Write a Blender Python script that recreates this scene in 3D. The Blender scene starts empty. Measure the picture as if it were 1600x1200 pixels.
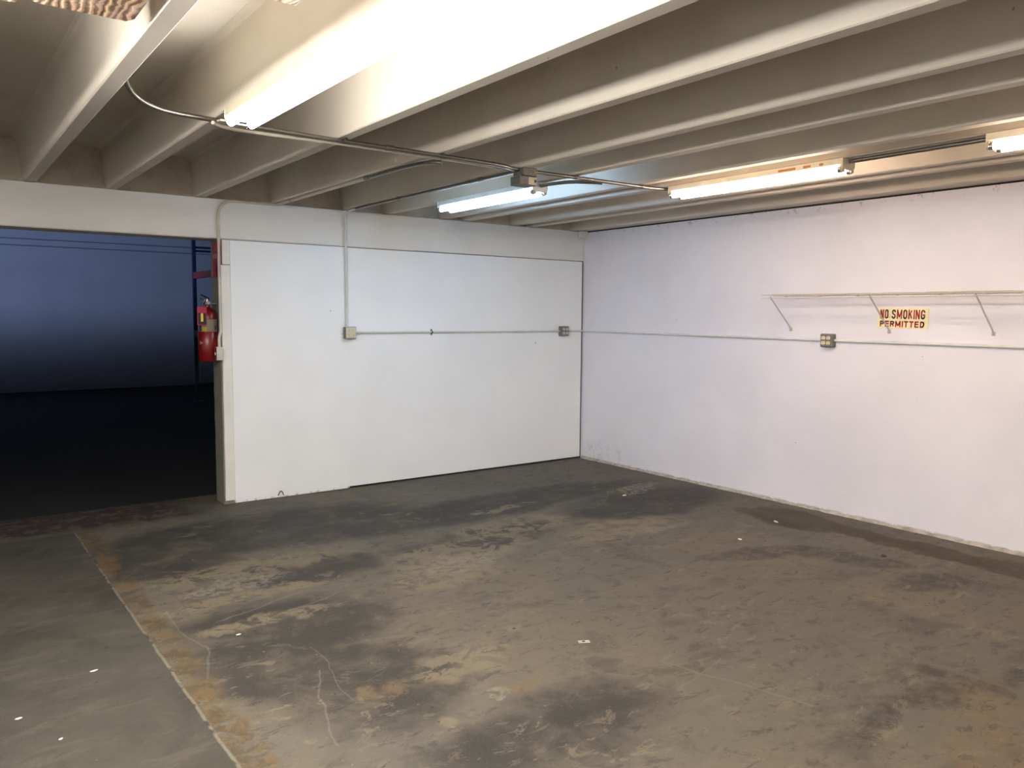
import bpy, bmesh, math, random
from mathutils import Vector, Matrix
random.seed(7)
S = bpy.context.scene
COL = S.collection
H = 2.447           # underside of the ceiling stems / top of the walls
DECK = 2.742        # underside of the deck between the stems

# ------------------------------------------------------------------ camera, world, exposure
cd = bpy.data.cameras.new('camera'); cam = bpy.data.objects.new('camera', cd); COL.objects.link(cam)
yaw, pitch, roll = 0.6378, 0.0861, 0.0075
f = Vector((math.sin(yaw)*math.cos(pitch), math.cos(yaw)*math.cos(pitch), -math.sin(pitch)))
r0 = Vector((math.cos(yaw), -math.sin(yaw), 0)); u0 = r0.cross(f)
r = math.cos(roll)*r0 + math.sin(roll)*u0
u = -math.sin(roll)*r0 + math.cos(roll)*u0
m = Matrix((r, u, -f)).transposed().to_4x4(); m.translation = Vector((-5.7558, -6.4953, 1.55))
cam.matrix_world = m
cd.sensor_width = 36; cd.lens = 1244.56/1600*36; cd.clip_start = 0.02; cd.clip_end = 100
S.camera = cam

w = bpy.data.worlds.new('world'); S.world = w; w.use_nodes = True
w.node_tree.nodes['Background'].inputs[0].default_value = (0.5, 0.6, 0.8, 1)
w.node_tree.nodes['Background'].inputs[1].default_value = 0.0

S.view_settings.view_transform = 'Standard'; S.view_settings.look = 'None'
S.view_settings.exposure = 2.3; S.view_settings.gamma = 1; S.view_settings.use_curve_mapping = False

# added area light, no window: cold daylight on the store room far wall
ld = bpy.data.lights.new('store_room_daylight', 'AREA'); ld.shape = 'RECTANGLE'; ld.size = 2.4; ld.size_y = 0.34
ld.energy = 270; ld.color = (0.46, 0.60, 1.0)
lo = bpy.data.objects.new('store_room_daylight', ld); COL.objects.link(lo)
lo.location = (-9.5, 3.0, 3.0)
lo.rotation_euler = Vector((-6.8, -8.2, 0)).to_track_quat('Z', 'Y').to_euler()

TUBE = 21.0   # emission of the fluorescent tubes

# ------------------------------------------------------------------ helpers
def lin(c):
    c = c/255.0
    return c/12.92 if c <= 0.04045 else ((c+0.055)/1.055)**2.4
def rgb(r_, g_, b_): return (lin(r_), lin(g_), lin(b_), 1)

def obj(name, bm, mat, parent=None, smooth=False):
    me = bpy.data.meshes.new(name)
    bmesh.ops.recalc_face_normals(bm, faces=bm.faces[:])
    bm.to_mesh(me); bm.free()
    if smooth:
        for p in me.polygons: p.use_smooth = True
        try: me.set_sharp_from_angle(angle=math.radians(40))
        except Exception: pass
    o = bpy.data.objects.new(name, me); COL.objects.link(o)
    if mat is not None: me.materials.append(mat)
    if parent is not None: o.parent = parent
    return o

def tag(o, label, cat, group=None):
    o['label'] = label; o['category'] = cat
    if group: o['group'] = group
    return o
def thing(name, label, cat, loc=(0, 0, 0), group=None):
    o = bpy.data.objects.new(name, None); COL.objects.link(o); o.location = loc
    o.empty_display_size = 0.05
    return tag(o, label, cat, group)
def struct(o): o['kind'] = 'structure'; return o
def dup(root):
    c = root.copy(); COL.objects.link(c)
    for ch in list(root.children):
        d = ch.copy(); COL.objects.link(d); d.parent = c
        for g in list(ch.children):
            e = g.copy(); COL.objects.link(e); e.parent = d
    return c

def box(bm, x0, x1, y0, y1, z0, z1, bevel=0):
    res = bmesh.ops.create_cube(bm, size=1)
    vs = res['verts']
    for v in vs:
        v.co = Vector(((x0+x1)/2+v.co.x*(x1-x0), (y0+y1)/2+v.co.y*(y1-y0), (z0+z1)/2+v.co.z*(z1-z0)))
    if bevel:
        es = list({e for v in vs for e in v.link_edges})
        bmesh.ops.bevel(bm, geom=es, offset=bevel, segments=2, affect='EDGES', profile=0.5)
    return bm
def B(*a, **k): return box(bmesh.new(), *a, **k)

def tube(bm, pts, rad, seg=10, cap=True):
    pts = [Vector(p) for p in pts]
    rings = []
    prev = None
    for i, p in enumerate(pts):
        a = pts[max(i-1, 0)]; b = pts[min(i+1, len(pts)-1)]
        t = (b-a).normalized()
        if prev is None:
            n = t.orthogonal().normalized()
        else:
            n = (prev - t*prev.dot(t)).normalized()
        prev = n; bn = t.cross(n)
        rr = rad[i] if isinstance(rad, (list, tuple)) else rad
        rings.append([bm.verts.new(p + rr*(math.cos(2*math.pi*k/seg)*n + math.sin(2*math.pi*k/seg)*bn)) for k in range(seg)])
    for A, C in zip(rings, rings[1:]):
        for k in range(seg):
            bm.faces.new((A[k], A[(k+1) % seg], C[(k+1) % seg], C[k]))
    if cap:
        bm.faces.new(rings[0]); bm.faces.new(rings[-1])
    return bm
def smooth_path(pts, n=8):
    P = [Vector(p) for p in pts]; out = []
    for i in range(len(P)-1):
        p0 = P[max(i-1, 0)]; p1 = P[i]; p2 = P[i+1]; p3 = P[min(i+2, len(P)-1)]
        for k in range(n):
            t = k/n
            out.append(0.5*((2*p1)+(-p0+p2)*t+(2*p0-5*p1+4*p2-p3)*t*t+(-p0+3*p1-3*p2+p3)*t*t*t))
    out.append(P[-1]); return out
def arc(path, rad=0.1, n=8):
    """polyline with filleted corners"""
    P = [Vector(p) for p in path]; out = [P[0]]
    for i in range(1, len(P)-1):
        a = (P[i-1]-P[i]); b = (P[i+1]-P[i])
        q = min(rad, a.length*0.49, b.length*0.49)
        A = P[i]+a.normalized()*q; C = P[i]+b.normalized()*q
        for k in range(n+1):
            t = k/n; out.append((1-t)**2*A + 2*t*(1-t)*P[i] + t*t*C)
    out.append(P[-1]); return out
def lathe(bm, prof, center, seg=28, axis='Z'):
    rings = []
    for (rr, z) in prof:
        ring = []
        for k in range(seg):
            a = 2*math.pi*k/seg
            c = Vector((rr*math.cos(a), rr*math.sin(a), z))
            if axis == 'X': c = Vector((c.z, c.x, c.y))
            if axis == 'Y': c = Vector((c.x, c.z, c.y))
            ring.append(bm.verts.new(Vector(center)+c))
        rings.append(ring)
    for A, C in zip(rings, rings[1:]):
        for k in range(seg):
            bm.faces.new((A[k], A[(k+1) % seg], C[(k+1) % seg], C[k]))
    bm.faces.new(rings[0]); bm.faces.new(rings[-1])
    return bm
def prism_y(bm, poly, y0, y1):
    a = [bm.verts.new((x, y0, z)) for x, z in poly]; b = [bm.verts.new((x, y1, z)) for x, z in poly]
    n = len(poly)
    for i in range(n): bm.faces.new((a[i], a[(i+1) % n], b[(i+1) % n], b[i]))
    bm.faces.new(a); bm.faces.new(b)
    return bm
# ------------------------------------------------------------------ material node helper
class NT:
    def __init__(s, name, rough=0.6, metal=0.0, spec=0.5):
        s.m = bpy.data.materials.new(name); s.m.use_nodes = True
        s.t = s.m.node_tree; s.b = s.t.nodes['Principled BSDF']
        s.b.inputs['Roughness'].default_value = rough; s.b.inputs['Metallic'].default_value = metal
        try: s.b.inputs['Specular IOR Level'].default_value = spec
        except Exception: pass
        g = s.t.nodes.new('ShaderNodeNewGeometry'); s.P = g.outputs['Position']; s.geo = g
    def set(s, sock, v):
        if hasattr(v, 'is_output'): s.t.links.new(v, sock)
        else: sock.default_value = v
    def math(s, op, a, b=0.0, c=None, clamp=False):
        n = s.t.nodes.new('ShaderNodeMath'); n.operation = op; n.use_clamp = clamp
        s.set(n.inputs[0], a); s.set(n.inputs[1], b)
        if c is not None: s.set(n.inputs[2], c)
        return n.outputs[0]
    def xyz(s, v=None):
        n = s.t.nodes.new('ShaderNodeSeparateXYZ'); s.set(n.inputs[0], v or s.P); return n.outputs
    def vscale(s, v, sc):
        n = s.t.nodes.new('ShaderNodeVectorMath'); n.operation = 'MULTIPLY'; s.set(n.inputs[0], v); n.inputs[1].default_value = sc; return n.outputs[0]
    def vadd(s, v, a):
        n = s.t.nodes.new('ShaderNodeVectorMath'); n.operation = 'ADD'; s.set(n.inputs[0], v); s.set(n.inputs[1], a); return n.outputs[0]
    def noise(s, scale, detail=4, rough=0.5, vec=None, dist=0.0, col=False):
        n = s.t.nodes.new('ShaderNodeTexNoise'); s.set(n.inputs['Vector'], vec or s.P)
        n.inputs['Scale'].default_value = scale; n.inputs['Detail'].default_value = detail
        n.inputs['Roughness'].default_value = rough; n.inputs['Distortion'].default_value = dist
        return n.outputs['Color' if col else 'Fac']
    def ramp(s, v, lo, hi, a=0.0, b=1.0):
        n = s.t.nodes.new('ShaderNodeMapRange'); n.interpolation_type = 'SMOOTHSTEP'; s.set(n.inputs[0], v)
        n.inputs[1].default_value = lo; n.inputs[2].default_value = hi; n.inputs[3].default_value = a; n.inputs[4].default_value = b
        return n.outputs[0]
    def mix(s, f_, a, b):
        n = s.t.nodes.new('ShaderNodeMix'); n.data_type = 'RGBA'; s.set(n.inputs[0], f_)
        s.set(n.inputs[6], a); s.set(n.inputs[7], b); return n.outputs[2]
    def bump(s, h, strength, dist=0.01):
        n = s.t.nodes.new('ShaderNodeBump'); n.inputs['Strength'].default_value = strength; n.inputs['Distance'].default_value = dist
        s.set(n.inputs['Height'], h); s.t.links.new(n.outputs[0], s.b.inputs['Normal'])
    def color(s, c): s.set(s.b.inputs['Base Color'], c); return s
    def rough(s, v): s.set(s.b.inputs['Roughness'], v); return s

def plain(name, c, rough=0.6, metal=0.0, var=0.06, scale=14, bump=0.0):
    n = NT(name, rough, metal)
    d = tuple(x*(1-var*2) for x in c[:3])+(1,)
    n.color(n.mix(n.ramp(n.noise(scale, 5, 0.6), 0.35, 0.7), c, d))
    if bump: n.bump(n.noise(scale*8, 4, 0.6), bump, 0.002)
    return n.m

# ---- concrete floor with its joint, stains and worn patches
def floor_material():
    n = NT('stained_concrete', 0.7, spec=0.16)
    sx = n.xyz(); x, y = sx[0], sx[1]
    warp = n.vadd(n.P, n.vscale(n.noise(1.6, 5, 0.62, col=True), (0.55, 0.55, 0)))
    warp = n.vadd(warp, (-0.275, -0.275, 0))
    w2 = n.vadd(warp, n.vscale(n.noise(9, 5, 0.65, col=True), (0.12, 0.12, 0)))
    wx = n.xyz(w2)
    def blob(cx, cy, rx, ry, soft=0.3, ang=0.0):
        ca, sa = math.cos(ang), math.sin(ang)
        dx = n.math('SUBTRACT', wx[0], cx+0.06); dy = n.math('SUBTRACT', wx[1], cy+0.06)
        a = n.math('ADD', n.math('MULTIPLY', dx, ca/rx), n.math('MULTIPLY', dy, sa/rx))
        b = n.math('ADD', n.math('MULTIPLY', dx, -sa/ry), n.math('MULTIPLY', dy, ca/ry))
        d = n.math('ADD', n.math('MULTIPLY', a, a), n.math('MULTIPLY', b, b))
        return n.ramp(d, 1-soft, 1+soft, 1, 0)
    def union(bl):
        o = bl[0]
        for b in bl[1:]: o = n.math('MAXIMUM', o, b)
        return o
    big = n.noise(0.8, 6, 0.6, dist=0.6); mid = n.noise(3.2, 6, 0.68, dist=0.4)
    fine = n.noise(16, 6, 0.7); grit = n.noise(120, 3, 0.6)
    streak = n.noise(2.2, 5, 0.6, vec=n.vscale(n.P, (1.0, 2.6, 1)))
    # base slab
    c = n.mix(n.ramp(big, 0.35, 0.68), FL['base'], FL['warm'])
    c = n.mix(n.math('MULTIPLY', n.ramp(mid, 0.5, 0.66), 0.55), c, FL['dark'])
    c = n.mix(n.math('MULTIPLY', n.ramp(streak, 0.56, 0.7), 0.45), c, FL['pale'])
    # greyer dark sealer band along the back wall and mid-left
    dk = union([blob(-3.9, -0.9, 1.3, 0.5, 0.5), blob(-4.6, -1.2, 0.4, 0.5, 0.6), blob(-4.5, -3.1, 0.35, 0.6, 0.8), blob(-2.2, -1.25, 1.8, 0.34, 0.5), blob(-0.9, -1.9, 0.8, 0.4, 0.5),
                blob(-3.9, -1.95, 0.45, 0.25, 0.4), blob(-4.35, -2.75, 0.5, 0.38, 0.5), blob(-4.3, -3.5, 0.38, 0.45, 0.6), 
                
                blob(-2.6, -2.0, 0.6, 0.2, 0.5), blob(-3.9, -4.3, 0.5, 0.25, 0.7)])
    c = n.mix(n.math('MULTIPLY', dk, n.ramp(mid, 0.3, 0.58, 0.35, 0.95)), c, FL['slate'])
    dk2 = union([blob(-1.35, -3.40, 0.5, 0.12, 0.5, -0.5), blob(-1.05, -3.75, 0.35, 0.10, 0.5, -0.9), blob(-1.0, -4.3, 0.3, 0.14, 0.6),
                 blob(-2.45, -5.0, 0.24, 0.09, 0.6), blob(-2.85, -4.95, 0.18, 0.08, 0.6), blob(-1.9, -5.1, 0.2, 0.08, 0.6), blob(-2.2, -5.0, 0.1, 0.2, 0.6)])
    c = n.mix(n.math('MULTIPLY', dk2, n.ramp(n.noise(10, 6, 0.7), 0.38, 0.6, 0.25, 0.75)), c, FL['slate'])
    # worn tan / pale patches
    wear = n.ramp(n.noise(5.5, 7, 0.72, dist=0.5), 0.44, 0.5)
    tan = union([blob(-3.0, -2.2, 0.62, 0.26, 0.6, 0.3), blob(-3.3, -2.5, 0.34, 0.2, 0.5), blob(-4.2, -1.75, 0.6, 0.2, 0.6),
                 blob(-2.3, -1.9, 0.5, 0.22, 0.6), blob(-1.7, -2.4, 0.6, 0.2, 0.6), blob(-4.35, -2.2, 0.5, 0.08, 0.5, 0.1), blob(-4.4, -2.62, 0.35, 0.06, 0.5, 0.1),
                 blob(-3.9, -3.6, 0.3, 0.14, 0.5), blob(-2.0, -1.35, 0.35, 0.07, 0.4)])
    c = n.mix(n.math('MULTIPLY', n.math('MULTIPLY', tan, wear), 0.75), c, FL['tan'])
    pal = union([blob(-3.1, -2.35, 0.3, 0.14, 0.7, 0.3), blob(-4.4, -2.0, 0.3, 0.09, 0.6), blob(-0.62, -1.5, 0.3, 0.12, 0.3, 0.6), blob(-1.5, -2.55, 0.16, 0.05, 0.5), blob(-3.9, -3.95, 0.06, 0.05, 0.3)])
    c = n.mix(n.math('MULTIPLY', n.math('MULTIPLY', pal, n.ramp(n.noise(22, 6, 0.7), 0.42, 0.55)), 0.7), c, FL['pale2'])
    och = union([blob(-2.55, -5.25, 0.5, 0.16, 0.5, 0.4), blob(-2.35, -5.5, 0.6, 0.2, 0.5), blob(-4.35, -3.62, 0.12, 0.1, 0.3), blob(-3.75, -3.95, 0.12, 0.07, 0.4)])
    c = n.mix(n.math('MULTIPLY', och, n.ramp(n.noise(8, 7, 0.75, dist=0.5), 0.42, 0.56, 0.1, 0.6)), c, FL['ochre'])
    # wet stain along the right wall
    wet = union([blob(-0.42, -2.92, 0.27, 0.40, 0.10), blob(-0.34, -3.45, 0.13, 0.45, 0.12), blob(-0.36, -3.95, 0.16, 0.5, 0.2), blob(-0.36, -4.75, 0.22, 0.6, 0.25)])
    c = n.mix(n.math('MULTIPLY', wet, 0.8), c, FL['wet'])
    # ragged small scabs and flakes all over the slab
    dens = n.ramp(n.noise(1.1, 4, 0.6, vec=n.vadd(n.P, (4, 4, 0))), 0.38, 0.6)
    flk = n.ramp(n.noise(7.5, 8, 0.78, vec=n.vscale(n.P, (0.8, 1.5, 1)), dist=0.7), 0.56, 0.60)
    c = n.mix(n.math('MULTIPLY', n.math('MULTIPLY', flk, dens), 0.55), c, FL['tan'])
    flk2 = n.ramp(n.noise(9, 8, 0.78, vec=n.vadd(n.vscale(n.P, (0.8, 1.7, 1)), (9, 2, 0)), dist=0.6), 0.55, 0.60)
    c = n.mix(n.math('MULTIPLY', flk2, 0.5), c, FL['slate'])
    flk3 = n.ramp(n.noise(5, 8, 0.75, vec=n.vadd(n.vscale(n.P, (0.7, 1.6, 1)), (1, 7, 0)), dist=0.8), 0.60, 0.64)
    c = n.mix(n.math('MULTIPLY', flk3, 0.4), c, FL['pale'])
    wob = n.xyz(n.vscale(n.noise(3.5, 3, 0.5, col=True), (0.10, 0.10, 0)))
    def seg(ax, ay, bx, by, wd):
        vx, vy = bx-ax, by-ay; L2 = vx*vx+vy*vy
        px_ = n.math('ADD', n.math('SUBTRACT', x, ax+0.05), wob[0]); py_ = n.math('ADD', n.math('SUBTRACT', y, ay+0.05), wob[1])
        t_ = n.math('DIVIDE', n.math('ADD', n.math('MULTIPLY', px_, vx), n.math('MULTIPLY', py_, vy)), L2, clamp=True)
        dx = n.math('SUBTRACT', px_, n.math('MULTIPLY', t_, vx)); dy = n.math('SUBTRACT', py_, n.math('MULTIPLY', t_, vy))
        d = n.math('SQRT', n.math('ADD', n.math('MULTIPLY', dx, dx), n.math('MULTIPLY', dy, dy)))
        return n.ramp(n.math('ADD', d, n.math('MULTIPLY', n.noise(30, 3), wd*0.8)), wd*0.7, wd*1.5, 1, 0)
    scr = union([seg(-4.43, -3.30, -4.52, -3.55, 0.006), seg(-4.52, -3.55, -4.62, -3.90, 0.006), seg(-4.35, -3.05, -4.43, -3.62, 0.004),
                 seg(-4.80, -2.20, -4.79, -2.55, 0.007), seg(-4.79, -2.55, -4.76, -2.85, 0.007), seg(-4.76, -2.85, -4.84, -3.1, 0.007),
                 seg(-4.45, -2.62, -3.95, -2.45, 0.012), seg(-4.62, -2.50, -4.05, -2.30, 0.010),
                 seg(-3.15, -4.1, -2.95, -4.75, 0.008), seg(-2.9, -4.25, -3.3, -4.35, 0.004), seg(-0.75, -1.3, -1.3, -1.75, 0.006)])
    c = n.mix(n.math('MULTIPLY', scr, 0.28), c, FL['pale2'])
    disc = union([seg(-3.451, -3.427, -3.450, -3.427, 0.055), seg(-4.205, -4.01, -4.204, -4.01, 0.045)])
    c = n.mix(n.math('MULTIPLY', disc, 0.6), c, FL['tan'])
    c = n.mix(seg(-3.451, -3.43, -3.450, -3.43, 0.010), c, FL['crackdark'])
    c = n.mix(n.math('MULTIPLY', wet, 0.55), c, FL['wet'])
    # left slab (older pour), colour darkened for the dimmer light there, and joint
    jx = n.math('ADD', x, n.math('MULTIPLY', n.math('SUBTRACT', n.noise(3, 4, 0.6), 0.5), 0.035))
    left = n.ramp(jx, -4.955, -4.945, 1, 0)
    front = n.ramp(y, -0.30, -0.22, 1, 0)
    lm = n.math('MULTIPLY', left, front)
    lc = n.mix(n.ramp(n.noise(1.3, 6, 0.66, dist=0.5), 0.4, 0.65), FL['lslab'], FL['lslab2'])
    lc = n.mix(n.math('MULTIPLY', n.ramp(n.noise(3, 7, 0.7, vec=n.vscale(n.P, (1, 2.6, 1)), dist=0.4), 0.52, 0.62), 0.45), lc, FL['lpale'])
    lc = n.mix(n.math('MULTIPLY', n.ramp(n.noise(5, 8, 0.75, vec=n.vscale(n.P, (0.8, 2.4, 1)), dist=0.4), 0.55, 0.62), 0.5), lc, FL['dark'])
    c = n.mix(lm, c, lc)
    band = n.math('MULTIPLY', n.ramp(jx, -4.95, -4.935, 0, 1), n.ramp(n.math('ADD', x, n.math('MULTIPLY', n.noise(6, 5, 0.7), 0.12)), -4.80, -4.74, 1, 0))
    band = n.math('MULTIPLY', band, n.ramp(n.noise(5, 7, 0.78, dist=0.6), 0.42, 0.5, 0.12, 0.8))
    bc = n.mix(n.ramp(n.noise(7, 7, 0.75, dist=0.5), 0.46, 0.54), FL['band'], FL['band2'])
    bc = n.mix(n.ramp(n.noise(8, 7, 0.75, vec=n.vadd(n.P, (5, 0, 0))), 0.56, 0.6, 0, 0.6), bc, FL['pale'])
    c = n.mix(n.math('MULTIPLY', band, front), c, bc)
    crack = n.math('MULTIPLY', n.ramp(n.math('ABSOLUTE', n.math('SUBTRACT', jx, -4.95)), 0.003, 0.009, 1, 0), front)
    c = n.mix(n.math('MULTIPLY', crack, 0.6), c, n.mix(n.ramp(n.noise(6, 6, 0.7), 0.42, 0.52), FL['crackdark'], FL['pale2']))
    # threshold strip at the opening
    th = n.math('MULTIPLY', n.ramp(n.math('ADD', y, n.math('MULTIPLY', n.noise(5, 5, 0.7), 0.3)), -0.15, 0.05), n.ramp(x, -3.9, -4.3, 0, 1))
    tc = n.mix(n.ramp(n.noise(9, 6, 0.72), 0.5, 0.58), FL['thr'], FL['thr2'])
    c = n.mix(n.math('MULTIPLY', th, 0.85), c, tc)
    # fine speckle, dirt spots, paint flecks
    c = n.mix(n.math('MULTIPLY', n.ramp(fine, 0.5, 0.75), 0.3), c, FL['dark'])
    c = n.mix(n.math('MULTIPLY', n.ramp(grit, 0.35, 0.7), 0.12), c, FL['pale'])
    c = n.mix(n.ramp(n.noise(26, 2, 0.5), 0.74, 0.76, 0, 0.5), c, FL['pale2'])
    c = n.mix(n.ramp(n.noise(19, 2, 0.5, vec=n.vadd(n.P, (7, 3, 1))), 0.73, 0.76, 0, 0.6), c, FL['crackdark'])
    n.color(c)
    n.rough(n.math('SUBTRACT', n.ramp(mid, 0.3, 0.7, 0.75, 0.6), n.math('MULTIPLY', wet, 0.1)))
    n.bump(n.math('ADD', n.math('MULTIPLY', fine, 0.5), n.math('ADD', n.math('MULTIPLY', crack, -1.5), n.math('MULTIPLY', grit, 0.2))), 0.35, 0.004)
    return n.m
def sc(c, k): return tuple(min(1, v*k) for v in c[:3])+(1,)
K = 0.63
FL = {k: sc(rgb(*v), K) for k, v in dict(base=(118, 112, 101), warm=(128, 118, 102), dark=(80, 75, 67), pale=(134, 126, 110), slate=(70, 67, 62),
      tan=(150, 136, 112), pale2=(160, 152, 132), ochre=(140, 118, 88), wet=(78, 66, 42), lslab=(94, 90, 81), lslab2=(76, 73, 65), lpale=(112, 106, 94),
      band=(96, 82, 60), band2=(128, 104, 68), crackdark=(55, 50, 44), thr=(60, 48, 40), thr2=(112, 100, 88)).items()}

def wall_material(name, base, shade, block=False):
    n = NT(name, 0.62)
    c = n.mix(n.ramp(n.noise(1.1, 4, 0.6), 0.35, 0.7), base, shade)
    s_ = n.xyz()
    h = n.math('MULTIPLY', n.noise(60, 4, 0.6), 0.3)
    h = n.math('ADD', h, n.math('MULTIPLY', n.noise(5, 4, 0.6), 0.5))
    if block:
        bt = n.t.nodes.new('ShaderNodeTexBrick')
        cm = n.t.nodes.new('ShaderNodeCombineXYZ'); n.set(cm.inputs[0], s_[1]); n.set(cm.inputs[1], s_[2])
        n.set(bt.inputs['Vector'], n.vadd(cm.outputs[0], n.vscale(n.noise(4, 3, 0.5, col=True), (0.01, 0.01, 0))))
        bt.inputs['Scale'].default_value = 1.0; bt.inputs['Brick Width'].default_value = 0.406; bt.inputs['Row Height'].default_value = 0.203
        bt.inputs['Mortar Size'].default_value = 0.006; bt.inputs['Mortar Smooth'].default_value = 0.9
        h = n.math('ADD', h, n.math('MULTIPLY', bt.outputs['Fac'], -0.22))
        # flaking paint low on the wall near the corner
        fl = n.math('MULTIPLY', n.ramp(n.noise(11, 6, 0.75), 0.53, 0.6), n.math('MULTIPLY', n.ramp(s_[2], 0.3, 0.12, 0, 1), n.ramp(s_[1], -1.1, -0.4, 0, 1)))
        c = n.mix(n.math('MULTIPLY', fl, 0.35), c, rgb(150, 150, 152)); h = n.math('ADD', h, n.math('MULTIPLY', fl, 1.2))
        # crumbling line at the top and damp line at the base
        tp = n.math('MULTIPLY', n.ramp(s_[2], 2.36, 2.445, 0, 1), n.ramp(n.noise(16, 6, 0.75), 0.56, 0.62))
        c = n.mix(n.math('MULTIPLY', tp, 0.6), c, rgb(110, 95, 85))
        bs = n.math('MULTIPLY', n.ramp(s_[2], 0.035, 0.01, 0, 1), n.ramp(n.noise(9, 5, 0.7), 0.42, 0.55))
        c = n.mix(n.math('MULTIPLY', bs, 0.8), c, rgb(120, 108, 92))
        # nail holes
    else:
        bs = n.math('MULTIPLY', n.ramp(s_[2], 0.03, 0.004, 0, 1), n.ramp(n.noise(14, 5, 0.7), 0.5, 0.62))
        c = n.mix(n.math('MULTIPLY', bs, 0.7), c, rgb(120, 108, 92))
    sp = n.ramp(n.noise(13, 2, 0.5, vec=n.vadd(n.P, (3, 9, 2))), 0.775, 0.79, 0, 0.55)
    c = n.mix(sp, c, rgb(95, 85, 78))
    n.color(c); n.bump(h, 0.25, 0.006)
    return n.m

M = {}
M['floor'] = floor_material()
M['panel'] = wall_material('painted_panel', rgb(238, 239, 237), rgb(233, 234, 232))
M['board'] = wall_material('painted_board', rgb(226, 223, 216), rgb(219, 216, 209))
M['block'] = wall_material('painted_block', rgb(219, 215, 219), rgb(211, 207, 212), block=True)
def ceil_material():
    n = NT('painted_ceiling_concrete', 0.7)
    c = n.mix(n.ramp(n.noise(1.5, 4, 0.6), 0.35, 0.7), rgb(208, 200, 186), rgb(200, 191, 176))
    sp = n.ramp(n.noise(17, 2, 0.5), 0.77, 0.785, 0, 0.6)
    c = n.mix(sp, c, rgb(90, 80, 70)); n.color(c)
    n.bump(n.math('ADD', n.noise(40, 4, 0.6), n.math('MULTIPLY', n.noise(4, 3), 0.6)), 0.15, 0.004)
    return n.m
M['ceil'] = ceil_material()
M['dirty'] = plain('grimy_infill', rgb(206, 196, 178), 0.8, var=0.12, scale=5, bump=0.3)
M['trim'] = plain('painted_timber_trim', rgb(228, 226, 218), 0.6, var=0.03, scale=9, bump=0.15)
M['jamb'] = plain('grey_painted_jamb', rgb(128, 126, 116), 0.7, var=0.06, scale=5, bump=0.15)
M['gap'] = plain('dark_gap', rgb(45, 40, 36), 0.9)
M['steel'] = plain('galvanised_steel', rgb(138, 134, 126), 0.36, 0.9, var=0.08, scale=30)
M['steel_dull'] = plain('weathered_galvanised_box', rgb(132, 131, 127), 0.5, 0.6, var=0.15, scale=40)
M['paintpipe'] = plain('white_painted_conduit', rgb(208, 208, 203), 0.5)
M['paintpipe2'] = plain('cream_painted_conduit', rgb(200, 192, 176), 0.55)
M['housing'] = plain('enamelled_housing', rgb(214, 204, 180), 0.4, var=0.03)
M['housing_w'] = plain('white_enamelled_housing', rgb(216, 220, 224), 0.4, var=0.03)
M['socket'] = plain('lamp_holder_plastic', rgb(206, 196, 170), 0.5)
M['sticker'] = plain('orange_brown_sticker', rgb(176, 120, 62), 0.6)
M['ivory'] = plain('ivory_receptacle', rgb(222, 212, 160), 0.4)
M['ivory_pale'] = plain('pale_plate', rgb(205, 200, 184), 0.45)
M['slot'] = plain('dark_slot', rgb(50, 42, 30), 0.7)
M['wire'] = plain('white_vinyl_wire', rgb(192, 184, 172), 0.45)
M['brace'] = plain('grey_steel_brace', rgb(190, 184, 174), 0.5, 0.1)
M['red_ink'] = plain('red_sign_ink', rgb(172, 28, 24), 0.5)
M['sign_cream'] = plain('cream_sign_board', rgb(232, 218, 172), 0.5, var=0.03)
M['ext_red'] = plain('red_enamel', rgb(112, 9, 11), 0.3, var=0.02)
M['label'] = plain('extinguisher_label', rgb(172, 160, 140), 0.5)
M['label_blue'] = plain('label_print_blue', rgb(60, 70, 110), 0.5)
M['label_yellow'] = plain('label_print_yellow', rgb(216, 200, 60), 0.5)
M['black'] = plain('black_plastic', rgb(24, 24, 26), 0.45)
M['chrome'] = plain('chrome_valve', rgb(205, 205, 205), 0.18, 0.95)
M['pink'] = plain('pink_tag_card', rgb(176, 26, 72), 0.55)
M['tagyel'] = plain('yellow_tag_print', rgb(236, 196, 70), 0.55)
M['sign_red'] = plain('red_sign_plastic', rgb(160, 20, 26), 0.45)
M['sign_white'] = plain('white_sign_print', rgb(225, 205, 200), 0.5)
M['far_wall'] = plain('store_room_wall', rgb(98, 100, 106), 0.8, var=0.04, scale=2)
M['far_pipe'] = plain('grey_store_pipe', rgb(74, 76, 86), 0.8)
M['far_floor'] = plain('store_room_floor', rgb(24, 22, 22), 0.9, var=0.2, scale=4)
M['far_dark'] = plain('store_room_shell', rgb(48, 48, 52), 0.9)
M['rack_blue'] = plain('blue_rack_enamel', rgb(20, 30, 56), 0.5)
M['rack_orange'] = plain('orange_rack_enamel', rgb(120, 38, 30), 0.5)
M['chip'] = plain('white_chip', rgb(225, 220, 208), 0.7)
M['chip_brown'] = plain('brown_chip', rgb(70, 52, 38), 0.8)
def wood_material():
    n = NT('rough_sawn_timber', 0.85)
    v = n.vadd(n.vscale(n.P, (26, 5.0, 8)), n.vscale(n.noise(7, 4, 0.6, col=True), (1.4, 1.4, 1)))
    wv = n.t.nodes.new('ShaderNodeTexWave'); wv.bands_direction = 'X'; n.set(wv.inputs['Vector'], v)
    wv.inputs['Scale'].default_value = 0.55; wv.inputs['Distortion'].default_value = 5.5; wv.inputs['Detail'].default_value = 3
    c = n.mix(n.ramp(wv.outputs['Fac'], 0.2, 0.75), rgb(120, 88, 62), rgb(196, 164, 132))
    c = n.mix(n.ramp(n.noise(9, 4, 0.6), 0.45, 0.7, 0, 0.5), c, rgb(205, 188, 170))
    n.color(c); n.bump(wv.outputs['Fac'], 0.5, 0.004); return n.m
M['wood'] = wood_material()
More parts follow.
